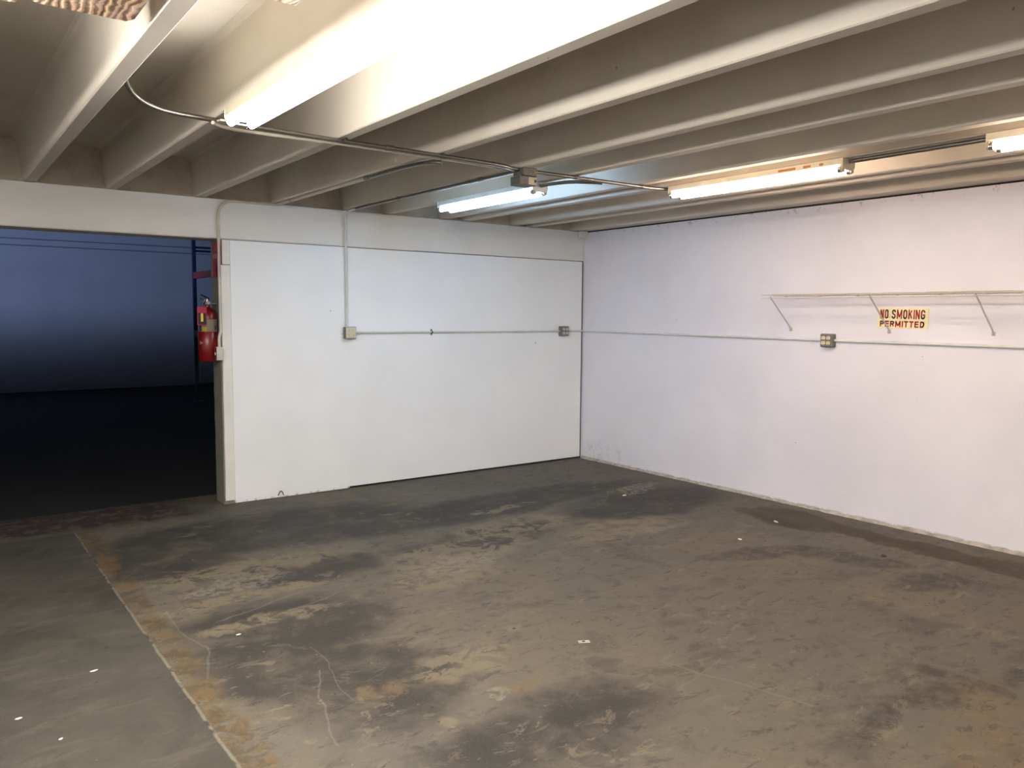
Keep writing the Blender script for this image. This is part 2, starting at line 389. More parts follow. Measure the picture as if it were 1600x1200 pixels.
def emis(name, col, k):
    m_ = bpy.data.materials.new(name); m_.use_nodes = True; b = m_.node_tree.nodes['Principled BSDF']
    b.inputs['Base Color'].default_value = (0.9, 0.9, 0.9, 1)
    b.inputs['Emission Color'].default_value = col+(1,); b.inputs['Emission Strength'].default_value = k
    return m_
M['tube_neutral'] = emis('lit_tube_neutral', (1.0, 0.97, 0.95), TUBE*0.64)
M['tube_cool'] = emis('lit_tube_cool', (0.44, 0.68, 1.0), TUBE*0.5)
M['tube_warm'] = emis('lit_tube_warm', (1.0, 0.77, 0.62), TUBE*0.42)
M['tube_added'] = emis('lit_tube_added', (1.0, 0.97, 0.95), TUBE*0.9)  # tubes of the added out-of-view fixtures, brighter than the neutral ones

# ------------------------------------------------------------------ the room shell
X0, Y0 = -9.5, -9.5
struct(obj('floor', B(X0, 0.3, Y0, 0.42, -0.15, 0), M['floor']))
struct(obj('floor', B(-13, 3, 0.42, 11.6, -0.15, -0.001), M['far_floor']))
struct(obj('ceiling', B(X0-.2, 0.3, Y0-.2, 0.04, DECK, DECK+0.12), M['ceil']))
# back wall: solid part, lintel over the opening, closing wall between the stems
struct(obj('wall_back', B(-3.80, 0.25, 0.006, 0.21, 0, 2.134), M['jamb']))
struct(obj('wall_back', B(-7.2, 0.25, 0.0, 0.25, 2.134, H-0.004), M['board']))
struct(obj('wall_back', B(X0-.2, 0.25, 0.045, 0.25, H-0.004, 4.3), M['dirty']))
struct(obj('wall_back', B(X0-.2, -7.2, 0.0, 0.25, 0, H-0.004), M['board']))
# upper boards standing slightly proud, with the open slot between them
bm = B(-7.2, -2.795, -0.014, 0.0, 2.138, H-0.006, bevel=0.002)
struct(obj('trim_1', bm, M['board']))
struct(obj('trim_2', B(-2.745, -0.001, -0.010, 0.0, 2.136, H-0.008, bevel=0.002), M['board']))
struct(obj('trim_3', B(-2.795, -2.745, -0.003, 0.0, 2.14, H-0.008), M['trim']))
def panel(name, x0, x1, z0, z1, t, label):
    o = obj(name, B(x0, x1, -t, 0.006, z0, z1, bevel=0.0015), M['panel']); return tag(o, label, 'wall panel', 'plywood sheets on the back wall')
panel('wall_panel', -3.755, -2.7515, 0.004, 2.128, 0.012, 'white painted plywood sheet on the back wall beside the dark opening')
panel('wall_panel', -2.744, -0.022, 0.018, 2.126, 0.010, 'wide white painted plywood sheet on the back wall reaching the room corner')
# dark slot behind the sheet edges
struct(obj('trim_4', B(-2.752, -2.744, -0.001, 0.006, 0.01, 2.13), M['gap']))
struct(obj('trim_10', B(-2.7514, -2.7441, -0.0102, 0.006, 0.006, 1.37), M['panel']))
struct(obj('trim_5', B(-0.022, -0.004, -0.001, 0.006, 0.0, 2.13), M['gap']))
struct(obj('trim_6', B(-2.744, -0.022, -0.0005, 0.006, 0.0, 0.018), M['gap']))
# corner boards of the jamb
bm = bmesh.new()
box(bm, -3.83, -3.757, -0.016, 0.006, 0.03, 1.93, bevel=0.003)
struct(obj('trim_7', bm, M['trim']))
bm = bmesh.new(); box(bm, -3.815, -3.757, -0.013, 0.006, 1.935, 2.128, bevel=0.002)
struct(obj('trim_8', bm, M['board']))
# jamb face
bm = bmesh.new()
poly = []
for i in range(40):
    z = i/39*2.134
    poly.append((0.205+random.uniform(-0.006, 0.006)*(1 if z < 1.3 else 0.3), z))
a = [bm.verts.new((-3.84, 0.0, z)) for y, z in poly]; b = [bm.verts.new((-3.84, y, z)) for y, z in poly]
c = [bm.verts.new((-3.80, 0.0, z)) for y, z in poly]; d = [bm.verts.new((-3.80, y, z)) for y, z in poly]
for i in range(39):
    bm.faces.new((a[i], a[i+1], b[i+1], b[i])); bm.faces.new((c[i], c[i+1], d[i+1], d[i]))
    bm.faces.new((a[i], a[i+1], c[i+1], c[i])); bm.faces.new((b[i], b[i+1], d[i+1], d[i]))
bm.faces.new((a[0], b[0], d[0], c[0])); bm.faces.new((a[-1], b[-1], d[-1], c[-1]))
struct(obj('trim_9', bm, M['jamb']))
# right wall, front wall and left wall of this room
struct(obj('wall_right', B(0, 0.25, Y0, 0.006, 0, H-0.014), M['block']))
struct(obj('wall_right', B(0.02, 0.25, Y0, 0.045, H-0.014, DECK), M['gap']))
struct(obj('wall_front', B(X0, 0.25, Y0-0.2, Y0, 0, DECK), M['panel']))
struct(obj('wall_left', B(X0-0.2, X0, Y0, 0.0, 0, DECK), M['panel']))
# rough mortar fillet along the foot of the right wall
bm = bmesh.new(); prev = None
for i in range(190):
    y = -0.02-i*0.05; hh = 0.014+0.012*random.random(); dd = 0.010+0.014*random.random()
    ring = [bm.verts.new((0.001, y, hh)), bm.verts.new((-dd*0.6, y, hh*0.55)), bm.verts.new((-dd-0.006, y, 0.0)), bm.verts.new((0.001, y, 0.0))]
    if prev:
        for k in range(4): bm.faces.new((prev[k], prev[(k+1) % 4], ring[(k+1) % 4], ring[k]))
    else: bm.faces.new(ring)
    prev = ring
bm.faces.new(prev)
struct(obj('baseboard_right', bm, plain('crumbly_mortar', rgb(176, 168, 156), 0.85, var=0.2, scale=12, bump=0.5)))

# ------------------------------------------------------------------ dark store room beyond
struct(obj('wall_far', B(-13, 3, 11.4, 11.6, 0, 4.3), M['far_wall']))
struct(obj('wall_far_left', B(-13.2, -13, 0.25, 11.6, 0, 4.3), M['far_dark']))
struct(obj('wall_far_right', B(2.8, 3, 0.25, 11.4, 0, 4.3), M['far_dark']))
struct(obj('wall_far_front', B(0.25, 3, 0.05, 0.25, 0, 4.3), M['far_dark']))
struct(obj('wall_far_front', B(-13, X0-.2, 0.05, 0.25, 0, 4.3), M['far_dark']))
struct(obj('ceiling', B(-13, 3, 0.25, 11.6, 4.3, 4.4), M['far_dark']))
struct(obj('wall_light_blocker', B(-13, -6.2, 5.0, 5.1, 0, 2.525), M['far_dark']))  # added unseen wall, its top edge shades the lower far wall from the area light
struct(obj('wall_light_blocker', B(-6.3, -6.2, 0.25, 5.0, 0, 4.3), M['far_dark']))  # added unseen wall keeping the area light off the store room floor
for z, lb in ((2.935, 'upper of two thin pipes running high along the store room far wall'), (2.81, 'lower of two thin pipes running high along the store room far wall')):
    o = obj('wall_pipe', tube(bmesh.new(), [(-7, 11.385, z), (2.7, 11.385, z)], 0.011, 8), M['far_pipe']); tag(o, lb, 'pipe', 'pipes on the far wall')
# pallet rack
R = thing('pallet_rack', 'blue steel pallet rack with orange beams in the dark room beyond the opening', 'rack', (-1.9, 8.0, 0))
def rp(name, bm, mat, parent=R): return obj(name, bm, mat, parent)
for px in (0, 1.07):
    for py in (0, -2.3):
        bm = B(px-0.03, px+0.03, py-0.03, py+0.03, 0, 3.4, bevel=0.004)
        up = rp('upright', bm, M['rack_blue'])
        rp('foot_plate', B(px-0.07, px+0.07, py-0.06, py+0.06, 0, 0.008), M['rack_blue'], up)
for py in (0, -2.3):
    for z in (2.68, 2.62, 1.42, 1.34, 0.3): rp('horizontal_strut', B(0.03, 1.04, py-0.015, py+0.015, z-0.018, z+0.018), M['rack_blue'])
    rp('diagonal_strut', tube(bmesh.new(), [(0.03, py, 1.45), (1.04, py, 2.05)], 0.02, 6), M['rack_blue'])
    rp('diagonal_strut', tube(bmesh.new(), [(0.03, py, 1.30), (1.04, py, 0.5)], 0.02, 6), M['rack_blue'])
for z in (2.2, 1.2):
    for px in (0, 1.07): rp('load_beam', B(px-0.03, px+0.03, -2.27, -0.03, z-0.06, z+0.05, bevel=0.004), M['rack_orange'])
    rp('deck', B(0.03, 1.04, -2.26, -0.04, z+0.02, z+0.045), M['far_dark'])

# ------------------------------------------------------------------ ceiling stems (precast ribs)
stems = [(-6.6, 'ceiling beam far left of the picture, carrying the added strip lights over the left slab'),
         (-5.76, 'ceiling beam directly above the camera side, left of the timber plank'),
         (-5.103, 'leftmost visible white concrete ceiling beam, ending over the dark opening'),
         (-4.590, 'white concrete ceiling beam carrying the nearest long lit fixture'),
         (-3.965, 'brightly lit white ceiling beam just right of the nearest fixture'),
         (-3.363, 'ceiling beam with the painted pipe running along its underside to the back wall'),
         (-2.735, 'ceiling beam carrying the junction box and bare pipe to the back wall outlet'),
         (-2.335, 'ceiling beam carrying the small bluish lit fixture near the back wall'),
         (-1.745, 'ceiling beam lit from behind, just left of the warm fixtures'),
         (-1.503, 'ceiling beam carrying the two warm lit fixtures on the right'),
         (-0.920, 'ceiling beam just right of the warm fixtures, third from the right wall'),
         (-0.703, 'narrow ceiling beam second from the right wall')]
def stem_poly(x, wb=0.0375, wt=0.075):
    P = [(x-wb+0.006, H), (x+wb-0.006, H), (x+wb, H+0.006)]
    zt = DECK-0.045; dx = (wt-wb)
    P.append((x+wb+dx*0.8, zt))
    for k in range(1, 5):
        t = k/4*math.pi/2; P.append((x+wb+dx*0.8+0.05*(1-math.cos(t)), zt+0.05*math.sin(t)))
    Q = [(2*x-a_, z_) for a_, z_ in P[2:]][::-1]
    return P+Q
for x, lb in stems:
    o = obj('ceiling_beam', prism_y(bmesh.new(), stem_poly(x), Y0, 0.046), M['ceil'])
    tag(o, lb, 'beam', 'white concrete ceiling beams')
bm = prism_y(bmesh.new(), [(-0.155, H), (0.018, H), (0.018, DECK+.01), (-0.24, DECK+.01), (-0.195, DECK-0.045), (-0.16, H+0.008)], Y0, 0.046)
tag(obj('ceiling_beam', bm, M['ceil']), 'ceiling beam resting along the top of the right wall', 'beam', 'white concrete ceiling beams')
# little white block in the corner under the beams
tag(obj('corner_block', B(-0.085, -0.003, -0.07, -0.0145, H-0.078, H-0.004, bevel=0.002), M['trim']),
    'small white block tucked under the beams in the room corner', 'block')

# timber plank at the top left
bm = bmesh.new()
n_ = 14; y_end = -3.735
xs = [-5.452+(0.265)*i/n_ for i in range(n_+1)]
def yv(i):
    e = 0.0
    if i == n_: e = 0.035
    if i == 0: e = 0.012
    return y_end - e + random.uniform(-0.006, 0.006)
ye = [yv(i) for i in range(n_+1)]
top = [bm.verts.new((xs[i], ye[i], H+0.035)) for i in range(n_+1)]; bot = [bm.verts.new((xs[i], ye[i], H-0.003+random.uniform(-.001, .001))) for i in range(n_+1)]
top2 = [bm.verts.new((xs[i], -6.1, H+0.035)) for i in range(n_+1)]; bot2 = [bm.verts.new((xs[i], -6.1, H-0.003)) for i in range(n_+1)]
for i in range(n_):
    bm.faces.new((top[i], top[i+1], bot[i+1], bot[i])); bm.faces.new((top2[i], top2[i+1], bot2[i+1], bot2[i]))
    bm.faces.new((top[i], top[i+1], top2[i+1], top2[i])); bm.faces.new((bot[i], bot[i+1], bot2[i+1], bot2[i]))
bm.faces.new((top[0], bot[0], bot2[0], top2[0])); bm.faces.new((top[-1], bot[-1], bot2[-1], top2[-1]))
tag(obj('timber_plank', bm, M['wood']), 'rough brown timber plank lying along the ceiling bay at the top left', 'plank')
tag(obj('timber_block', B(-5.70, -5.492, -4.3, -3.70, H-0.004, H+0.036, bevel=0.004), M['wood']),
    'short rough timber piece left of the long plank, at the frame corner', 'plank')
tag(obj('timber_cleat', B(-5.72, -5.13, -4.65, -4.55, H+0.0355, H+0.075), M['wood']), 'timber batten above the rough plank at the top left', 'batten')
tag(obj('timber_block', B(-5.03, -4.83, -4.30, -4.165, H+0.002, H+0.042, bevel=0.003), M['wood']),
    'small timber block between the beams at the top edge, left of the nearest fixture', 'block')

# ------------------------------------------------------------------ fluorescent fixtures
def fixture(label, xc, y_far, length, tube_mat, hous, wide=0.12, gap=0.09, stickers=False, wing=False, zt=2.385):
    y_near = y_far-length
    t = thing('fluorescent_fixture', label, 'light fixture', (xc, y_near, H), 'ceiling strip lights')
    L = length
    zt -= H
    def o(name, bm, mat, par=t, sm=False): return obj(name, bm, mat, par, sm)
    # folded steel channel
    hw = wide/2
    bm = prism_y(bmesh.new(), [(-hw, -0.0005), (hw, -0.0005), (hw, -0.034), (hw*0.55, -0.048), (-hw*0.55, -0.048), (-hw, -0.034)], 0.0, L)
    h = o('housing', bm, hous)
    for yy in (-0.003, L):
        bm = prism_y(bmesh.new(), [(-hw-.003, 0.0), (hw+.003, 0.0), (hw+.003, -0.045), (hw*0.75, -0.064), (-hw*0.75, -0.064), (-hw-.003, -0.045)], yy, yy+0.003)
        o('end_plate', bm, hous)
    for s in (-1, 1):
        bm = lathe(bmesh.new(), [(0.008, 0.012), (0.0185, 0.020), (0.0185, L-0.020), (0.008, L-0.012)], (s*gap/2, 0, zt), 20, 'Y')
        tb = o('tube', bm, tube_mat, t, True)
        for yy in (0.012, L-0.030):
            o('tube_cap', lathe(bmesh.new(), [(0.0192, yy), (0.0192, yy+0.018)], (s*gap/2, 0, zt), 20, 'Y'), M['chrome'], tb, True)
        for yy, e in ((0.0, -1), (L-0.012, 1)):
            bm = bmesh.new(); box(bm, s*gap/2-0.012, s*gap/2+0.012, yy, yy+0.012, zt-0.004, -0.035, bevel=0.002)
            lathe(bm, [(0.014, yy), (0.014, yy+0.012)], (s*gap/2, 0, zt-0.002), 14, 'Y')
            o('lamp_holder', bm, M['socket'], t)
    if stickers:
        for ya, yb in ((0.30, 0.42), (0.20, 0.25), (0.12, 0.145)):
            o('sticker', B(-hw-0.0008, -hw, ya, yb, -0.027, -0.013), M['sticker'])
    if wing:
        bm = bmesh.new()
        P = [(-hw-0.02, 0), (-hw-0.028, 0.03), (-hw-0.01, 0.06), (hw*0.3, 0.075), (hw+0.02, 0.05), (hw+0.02, 0)]
        a_ = [bm.verts.new((x_, L+y_, -0.050)) for x_, y_ in P]; b_ = [bm.verts.new((x_, L+y_, -0.058)) for x_, y_ in P]
        for i in range(len(P)): bm.faces.new((a_[i], a_[(i+1) % len(P)], b_[(i+1) % len(P)], b_[i]))
        bm.faces.new(a_); bm.faces.new(b_)
        o('end_cover', bm, M['paintpipe2'])
    return t
fixture('long lit two-tube strip light nearest the camera at the top of the picture', -4.580, -2.86, 2.44, M['tube_neutral'], M['housing'], wing=True)
fixture('short bluish-white lit strip light close to the back wall', -2.335, -0.95, 1.235, M['tube_cool'], M['housing_w'])
fixture('warm lit strip light above the wire shelf, left of the two on that beam', -1.490, -2.625, 1.30, M['tube_warm'], M['housing'], stickers=True)
fixture('warm lit strip light cut off by the right edge of the picture', -1.490, -4.68, 1.30, M['tube_warm'], M['housing'])

fixture('added lit two-tube strip light over the left slab, out of the picture to the left', -6.6, -2.6, 2.44, M['tube_added'], M['housing'])  # this fixture and the next two are added out of view to brighten the room
fixture('added lit two-tube strip light overhead, left of the timber plank and out of the picture', -5.76, -3.35, 2.44, M['tube_added'], M['housing'])
fixture('added lit two-tube strip light behind the camera, over the left slab', -6.6, -6.4, 2.44, M['tube_added'], M['housing'])

# ------------------------------------------------------------------ conduits
RC = 0.0115
ZC = H-RC-0.001
def conduit(label, pts, mat, clamps=(), rad=RC, group='electrical conduit runs', couplings=()):
    t = thing('conduit', label, 'conduit', tuple(pts[0]), group)
    o0 = Vector(pts[0])
    obj('pipe', tube(bmesh.new(), [Vector(p)-o0 for p in pts], rad, 12), mat, t, True)
    for (p, d) in couplings:
        p = Vector(p)-o0; d = Vector(d).normalized()
        obj('coupling', tube(bmesh.new(), [p-d*0.022, p-d*0.02, p+d*0.02, p+d*0.022], [rad*1.1, rad*1.4, rad*1.4, rad*1.1], 12), mat, t, True)
    for (p, d, nrm) in clamps:
        p = Vector(p)-o0; d = Vector(d).normalized(); nn = Vector(nrm).normalized(); s = d.cross(nn)
        bm = bmesh.new()
        A = [p+nn*(-rad*0.95)*(-1) + s*(-rad*2.6)]
        pth = [p+nn*rad*0.9-s*rad*2.8, p+nn*rad*0.9-s*rad*1.2]
        for k in range(9):
            a_ = math.pi*k/8; pth.append(p - s*math.cos(a_)*rad*1.15 - nn*math.sin(a_)*rad*1.15)
        pth += [p+nn*rad*0.9+s*rad*1.2, p+nn*rad*0.9+s*rad*2.8]
        prv = None
        for q in pth:
            v1 = bm.verts.new(q-d*0.008); v2 = bm.verts.new(q+d*0.008)
            if prv: bm.faces.new((prv[0], prv[1], v2, v1))
            prv = (v1, v2)
        bmesh.ops.solidify(bm, geom=bm.faces[:], thickness=0.0015)
        obj('strap', bm, M['steel_dull'], t)
    return t
UP = (0, 0, 1)
# main run across the undersides of the beams
main = smooth_path([(-5.03, -2.80, 2.52), (-4.98, -2.74, 2.47), (-4.86, -2.69, 2.438), (-4.6, -2.655, ZC), (-4.2, -2.62, ZC), (-3.4, -2.605, ZC), (-3.0, -2.59, ZC), (-2.84, -2.545, ZC), (-2.79, -2.54, ZC)], 6)
conduit('bare steel conduit crossing under the beams from the left to the junction box', main, M['steel'],
        [((-3.375, -2.603, ZC), (1, 0, 0), UP), ((-3.965, -2.618, ZC), (1, 0, 0), UP)], couplings=[((-3.70, -2.61, ZC), (1, 0, 0))])
conduit('cream painted conduit running close below the bare one towards the junction box',
        smooth_path([(-4.66, -2.745, 2.402), (-4.58, -2.67, 2.405), (-4.4, -2.60, 2.418), (-3.95, -2.575, ZC-0.006), (-3.4, -2.555, ZC-0.004), (-3.0, -2.53, ZC-0.002), (-2.79, -2.50, ZC)], 6), M['paintpipe2'], rad=0.009)
conduit('bare steel conduit from the junction box right to the warm fixture',
        smooth_path([(-2.675, -2.54, ZC), (-2.3, -2.545, ZC), (-1.9, -2.55, ZC), (-1.66, -2.555, ZC), (-1.545, -2.58, ZC), (-1.50, -2.612, ZC)], 6), M['steel'],
        [((-2.335, -2.545, ZC), (1, 0, 0), UP), ((-1.745, -2.553, ZC), (1, 0, 0), UP)])
conduit('short bent steel conduit dropping into the end of the bluish fixture',
        smooth_path([(-2.08, -2.518, ZC-0.006), (-2.15, -2.500, ZC-0.006), (-2.27, -2.42, ZC-0.006), (-2.325, -2.28, ZC-0.008), (-2.335, -2.195, ZC-0.010)], 6), M['steel'])
conduit('straight steel conduit joining the two warm fixtures', [(-1.49, -3.932, ZC-0.004), (-1.49, -4.3, ZC-0.004), (-1.49, -4.672, ZC-0.004)], M['steel'], rad=0.012)
# beam D run: bare, then painted, along the wall top and down to the jamb
conduit('bare steel conduit branching from the main run along the painted-pipe beam',
        smooth_path([(-3.325, -2.525, ZC-0.020), (-3.36, -2.46, ZC-0.014), (-3.372, -2.30, ZC-0.004), (-3.372, -2.0, ZC), (-3.372, -1.66, ZC)], 6), M['steel'],
        couplings=[((-3.372, -1.67, ZC), (0, 1, 0))])
pth = [(-3.372, -1.65, ZC), (-3.372, -0.04, ZC), (-3.845, -0.028, ZC), (-3.845, -0.028, 1.40), (-3.862, -0.040, 1.36), (-3.862, -0.040, 1.283)]
pp = arc([pth[0], pth[1], (-3.40, -0.032, ZC)], 0.05, 6)[:-1] + arc([(-3.45, -0.030, ZC), pth[2], pth[3]], 0.14, 10)[:-1] + arc([(-3.845, -0.028, 1.44), pth[3], pth[4], pth[5]], 0.03, 5)
conduit('white painted conduit along a beam, round the wall top and down the opening jamb', pp, M['paintpipe2'],
        [((-3.372, -0.35, ZC), (0, 1, 0), UP)], rad=0.0115)
# beam E run down to the wall outlet
conduit('steel conduit along the junction box beam then painted down the wall to the outlet',
        arc([(-2.765, -2.50, ZC), (-2.765, -0.03, ZC), (-2.742, -0.026, 1.44)], 0.10, 10), M['steel'] , [((-2.765, -1.9, ZC), (0, 1, 0), UP), ((-2.765, -1.0, ZC), (0, 1, 0), UP)]) if False else None
conduit('bare steel conduit along the junction box beam towards the back wall',
        [(-2.765, -2.47, ZC), (-2.765, -1.2, ZC), (-2.765, -0.24, ZC)], M['steel'],
        [((-2.765, -1.98, ZC), (0, 1, 0), UP), ((-2.765, -1.0, ZC), (0, 1, 0), UP)], couplings=[((-2.765, -2.1, ZC), (0, 1, 0))])
conduit('white painted vertical conduit from the beam down to the left back wall outlet',
        arc([(-2.765, -0.23, ZC), (-2.765, -0.025, ZC), (-2.762, -0.025, 1.445)], 0.11, 10), M['paintpipe'])
ZW = 1.387
conduit('white painted conduit between the two back wall outlets', [(-2.69, -0.022, ZW), (-1.5, -0.022, ZW), (-0.345, -0.022, ZW)], M['paintpipe'],
        [((-1.9, -0.022, ZW), (1, 0, 0), (0, 1, 0))], rad=0.010)
conduit('white painted conduit from the corner outlet along the right wall to the four-socket outlet',
        arc([(-0.24, -0.022, ZW), (-0.014, -0.022, ZW), (-0.014, -2.885, 1.372)], 0.03, 5), M['paintpipe'], rad=0.010)
conduit('white painted conduit along the right wall below the no smoking sign',
        [(-0.016, -2.985, 1.372), (-0.014, -4.2, 1.368), (-0.014, -9.4, 1.36)], M['paintpipe'], rad=0.011)

# ------------------------------------------------------------------ outlet boxes
def outlet(label, loc, rot, plate, recept, loc_depth=0.052):
    t = thing('outlet_box', label, 'outlet', loc, 'four-socket outlet boxes')
    t.rotation_euler = (0, 0, rot)       # local -y faces the room
    D = loc_depth
    bx = obj('box', B(-0.052, 0.052, -D, 0, -0.052, 0.052, bevel=0.006), M['steel_dull'], t)
    for s in (-1, 1):
        for zz in (-0.025, 0.025):
            obj('knockout', lathe(bmesh.new(), [(0.010, 0.0), (0.010, 0.0012)], (s*0.052-(0.0012 if s < 0 else 0), -D*0.45, zz), 14, 'X'), M['steel'], bx)
    obj('cover_plate', B(-0.0475, 0.0475, -D-0.004, -D, -0.0475, 0.0475, bevel=0.003), plate, t)
    for sx in (-0.0215, 0.0215):
        for sz in (-0.020, 0.020):
            bm = bmesh.new()
            lathe(bm, [(0.0165, -D-0.0075), (0.0165, -D-0.003)], (sx, 0, sz), 18, 'Y')
            for v in bm.verts: v.co.z = sz+max(-0.0125, min(0.0125, v.co.z-sz))
            rc = obj('socket', bm, recept, t)
            bm = bmesh.new()
            for q in (-0.006, 0.006): box(bm, sx+q-0.0013, sx+q+0.0013, -D-0.0085, -D-0.0070, sz-0.001, sz+0.008)
            lathe(bm, [(0.0026, -D-0.0085), (0.0026, -D-0.0070)], (sx, 0, sz-0.007), 8, 'Y')
            obj('slot', bm, M['slot'], rc)
    return t
outlet('outlet box with pale cover on the left of the back wall, below the vertical conduit', (-2.742, -0.012, 1.387), 0, M['ivory_pale'], M['ivory'])
outlet('dull outlet box on the back wall next to the room corner', (-0.293, -0.010, ZW), 0, M['steel_dull'], M['ivory_pale'])
outlet('grey outlet box with four yellow sockets on the right wall under the wire shelf', (0.0, -2.935, 1.372), -math.pi/2, M['steel_dull'], M['ivory'], 0.055)

# junction box under beam E
t = thing('junction_box', 'steel junction box pair hanging under a ceiling beam where the conduits meet', 'junction box', (-2.73, -2.53, H))
b1 = obj('upper_box', B(-0.05, 0.055, -0.055, 0.055, -0.050, -0.001, bevel=0.004), M['steel_dull'], t)
for q in (-0.03, 0.0, 0.03): obj('knockout', lathe(bmesh.new(), [(0.010, -0.0565), (0.010, -0.054)], (q+0.003, 0, -0.025), 14, 'Y'), M['steel'], b1)
b2 = obj('lower_box', B(-0.075, 0.052, -0.050, 0.05, -0.106, -0.052, bevel=0.004), M['steel_dull'], t)
pl = obj('cover_plate', B(-0.01, 0.050, -0.053, -0.0495, -0.102, -0.056, bevel=0.002), M['ivory_pale'], t)
obj('socket', lathe(bmesh.new(), [(0.015, -0.056), (0.015, -0.052)], (0.012, 0, -0.079), 16, 'Y'), M['ivory'], t)
obj('switch_toggle', B(0.034, 0.042, -0.060, -0.052, -0.087, -0.071, bevel=0.002), M['black'], t)

# switch box on the jamb
t = thing('switch_box', 'small grey switch box on the jamb under the painted conduit', 'switch', (-3.862, -0.012, 1.23))
obj('box', B(-0.026, 0.0215, -0.046, -0.012, -0.053, 0.053, bevel=0.003), M['ivory_pale'], t)
obj('mounting_bracket', B(-0.030, 0.0215, -0.012, -0.003, -0.048, 0.050, bevel=0.001), M['steel_dull'], t)
obj('switch_plate', B(-0.030, -0.026, -0.043, -0.014, -0.046, 0.048, bevel=0.001), M['black'], t)
obj('toggle', B(-0.036, -0.030, -0.033, -0.024, -0.012, 0.010, bevel=0.001), M['sign_white'], t)

# ------------------------------------------------------------------ wire shelf on the right wall
SZ = 1.728; SD = 0.305; SY0 = -2.505; SY1 = -5.55
t = thing('wire_shelf', 'white wire shelf on three visible slanting braces on the right wall', 'shelf', (0, SY0, SZ))
def sh(name, bm, mat=M['wire'], par=t): return obj(name, bm, mat, par, True)
L = SY1-SY0
sh('front_rail', tube(bmesh.new(), [(-SD, 0, 0), (-SD, L, -0.006)], 0.004, 8))
sh('lip_rail', tube(bmesh.new(), [(-SD-0.004, 0, -0.026), (-SD-0.004, L, -0.034)], 0.0032, 8))
sh('middle_rail', tube(bmesh.new(), [(-SD*0.5, 0, -0.004), (-SD*0.5, L, -0.009)], 0.0045, 8))
sh('back_rail', tube(bmesh.new(), [(-0.010, -0.02, -0.001), (-0.010, L, -0.007)], 0.0034, 8))
bm = bmesh.new()
yy = -0.02
while yy > L:
    if yy < -0.17 or True:
        zo = -0.006*yy/L
        tube(bm, [(-0.008, yy, zo+0.003), (-SD, yy, zo+0.004), (-SD-0.004, yy, zo-0.026)], 0.0010, 5)
    yy -= 0.0254
sh('cross_wires', bm)
for k, yb in enumerate((-2.585, -3.415, -4.13, -4.95)):
    yl = yb-SY0
    bm = bmesh.new()
    lean = 0.0
    tube(bm, [(-SD+0.004, yl, -0.012), (-SD+0.014, yl, -0.030), (-0.012, yl+0.004, -0.262), (-0.004, yl+0.004, -0.285)], 0.0055, 8)
    br = sh('brace', bm, M['brace'])
    sh('brace_foot', B(-0.006, 0, yl-0.009, yl+0.017, -0.292, -0.262, bevel=0.002), M['brace'], br)
for yb in [-2.53-0.31*i for i in range(10)]:
    yl = yb-SY0
    sh('wall_clip', B(-0.017, 0.0, yl-0.008, yl+0.008, -0.012, 0.010, bevel=0.002))

# ------------------------------------------------------------------ no smoking sign
t = thing('no_smoking_sign', 'cream sign with red lettering reading NO SMOKING PERMITTED on the right wall', 'sign', (0, 0, 0))
t.location = (0, -3.505, 1.55); t.rotation_euler = (math.radians(0.9), 0, 0)
obj('board', B(-0.004, 0, -0.188, 0.188, -0.075, 0.075, bevel=0.001), M['sign_cream'], t)
# heavy condensed capitals, drawn as flat strokes on a unit cell
def rnd(cx, cy, rx, ry, a0, a1, n=10):
    return [(cx+rx*math.cos(math.radians(a0+(a1-a0)*k/n)), cy+ry*math.sin(math.radians(a0+(a1-a0)*k/n))) for k in range(n+1)]
GL = {
 'N': [[(0, 0), (0, 1)], [(0, 1), (1, 0)], [(1, 0), (1, 1)]],
 'O': [rnd(.5, .72, .5, .28, 0, 180)+rnd(.5, .28, .5, .28, 180, 360)+[(1, .72)]],
 'S': [rnd(.5, .75, .47, .25, 10, 190, 10)+[(.2, .56), (.8, .44)]+rnd(.5, .25, .5, .25, 0, -170, 10)],
 'M': [[(0, 0), (0, 1)], [(0, 1), (.5, .12)], [(.5, .12), (1, 1)], [(1, 1), (1, 0)]],
 'K': [[(0, 0), (0, 1)], [(.05, .38), (1, 1)], [(.38, .62), (1, 0)]],
 'I': [[(.5, 0), (.5, 1)]],
 'G': [rnd(.5, .73, .5, .27, 10, 180)+rnd(.5, .27, .5, .27, 180, 350)+[(1, .46), (.55, .46)]],
 'P': [[(0, 0), (0, 1), (.5, 1)]+rnd(.55, .74, .45, .26, 90, -90)+[(0, .48)]],
 'E': [[(1, 1), (0, 1), (0, 0), (1, 0)], [(0, .52), (.9, .52)]],
 'R': [[(0, 0), (0, 1), (.5, 1)]+rnd(.55, .75, .45, .25, 90, -90)+[(0, .50)], [(.55, .5), (1, 0)]],
 'T': [[(0, 1), (1, 1)], [(.5, 1), (.5, 0)]],
 'D': [[(0, 0), (0, 1), (.4, 1)]+rnd(.45, .5, .55, .5, 90, -90)+[(0, 0)]],
}
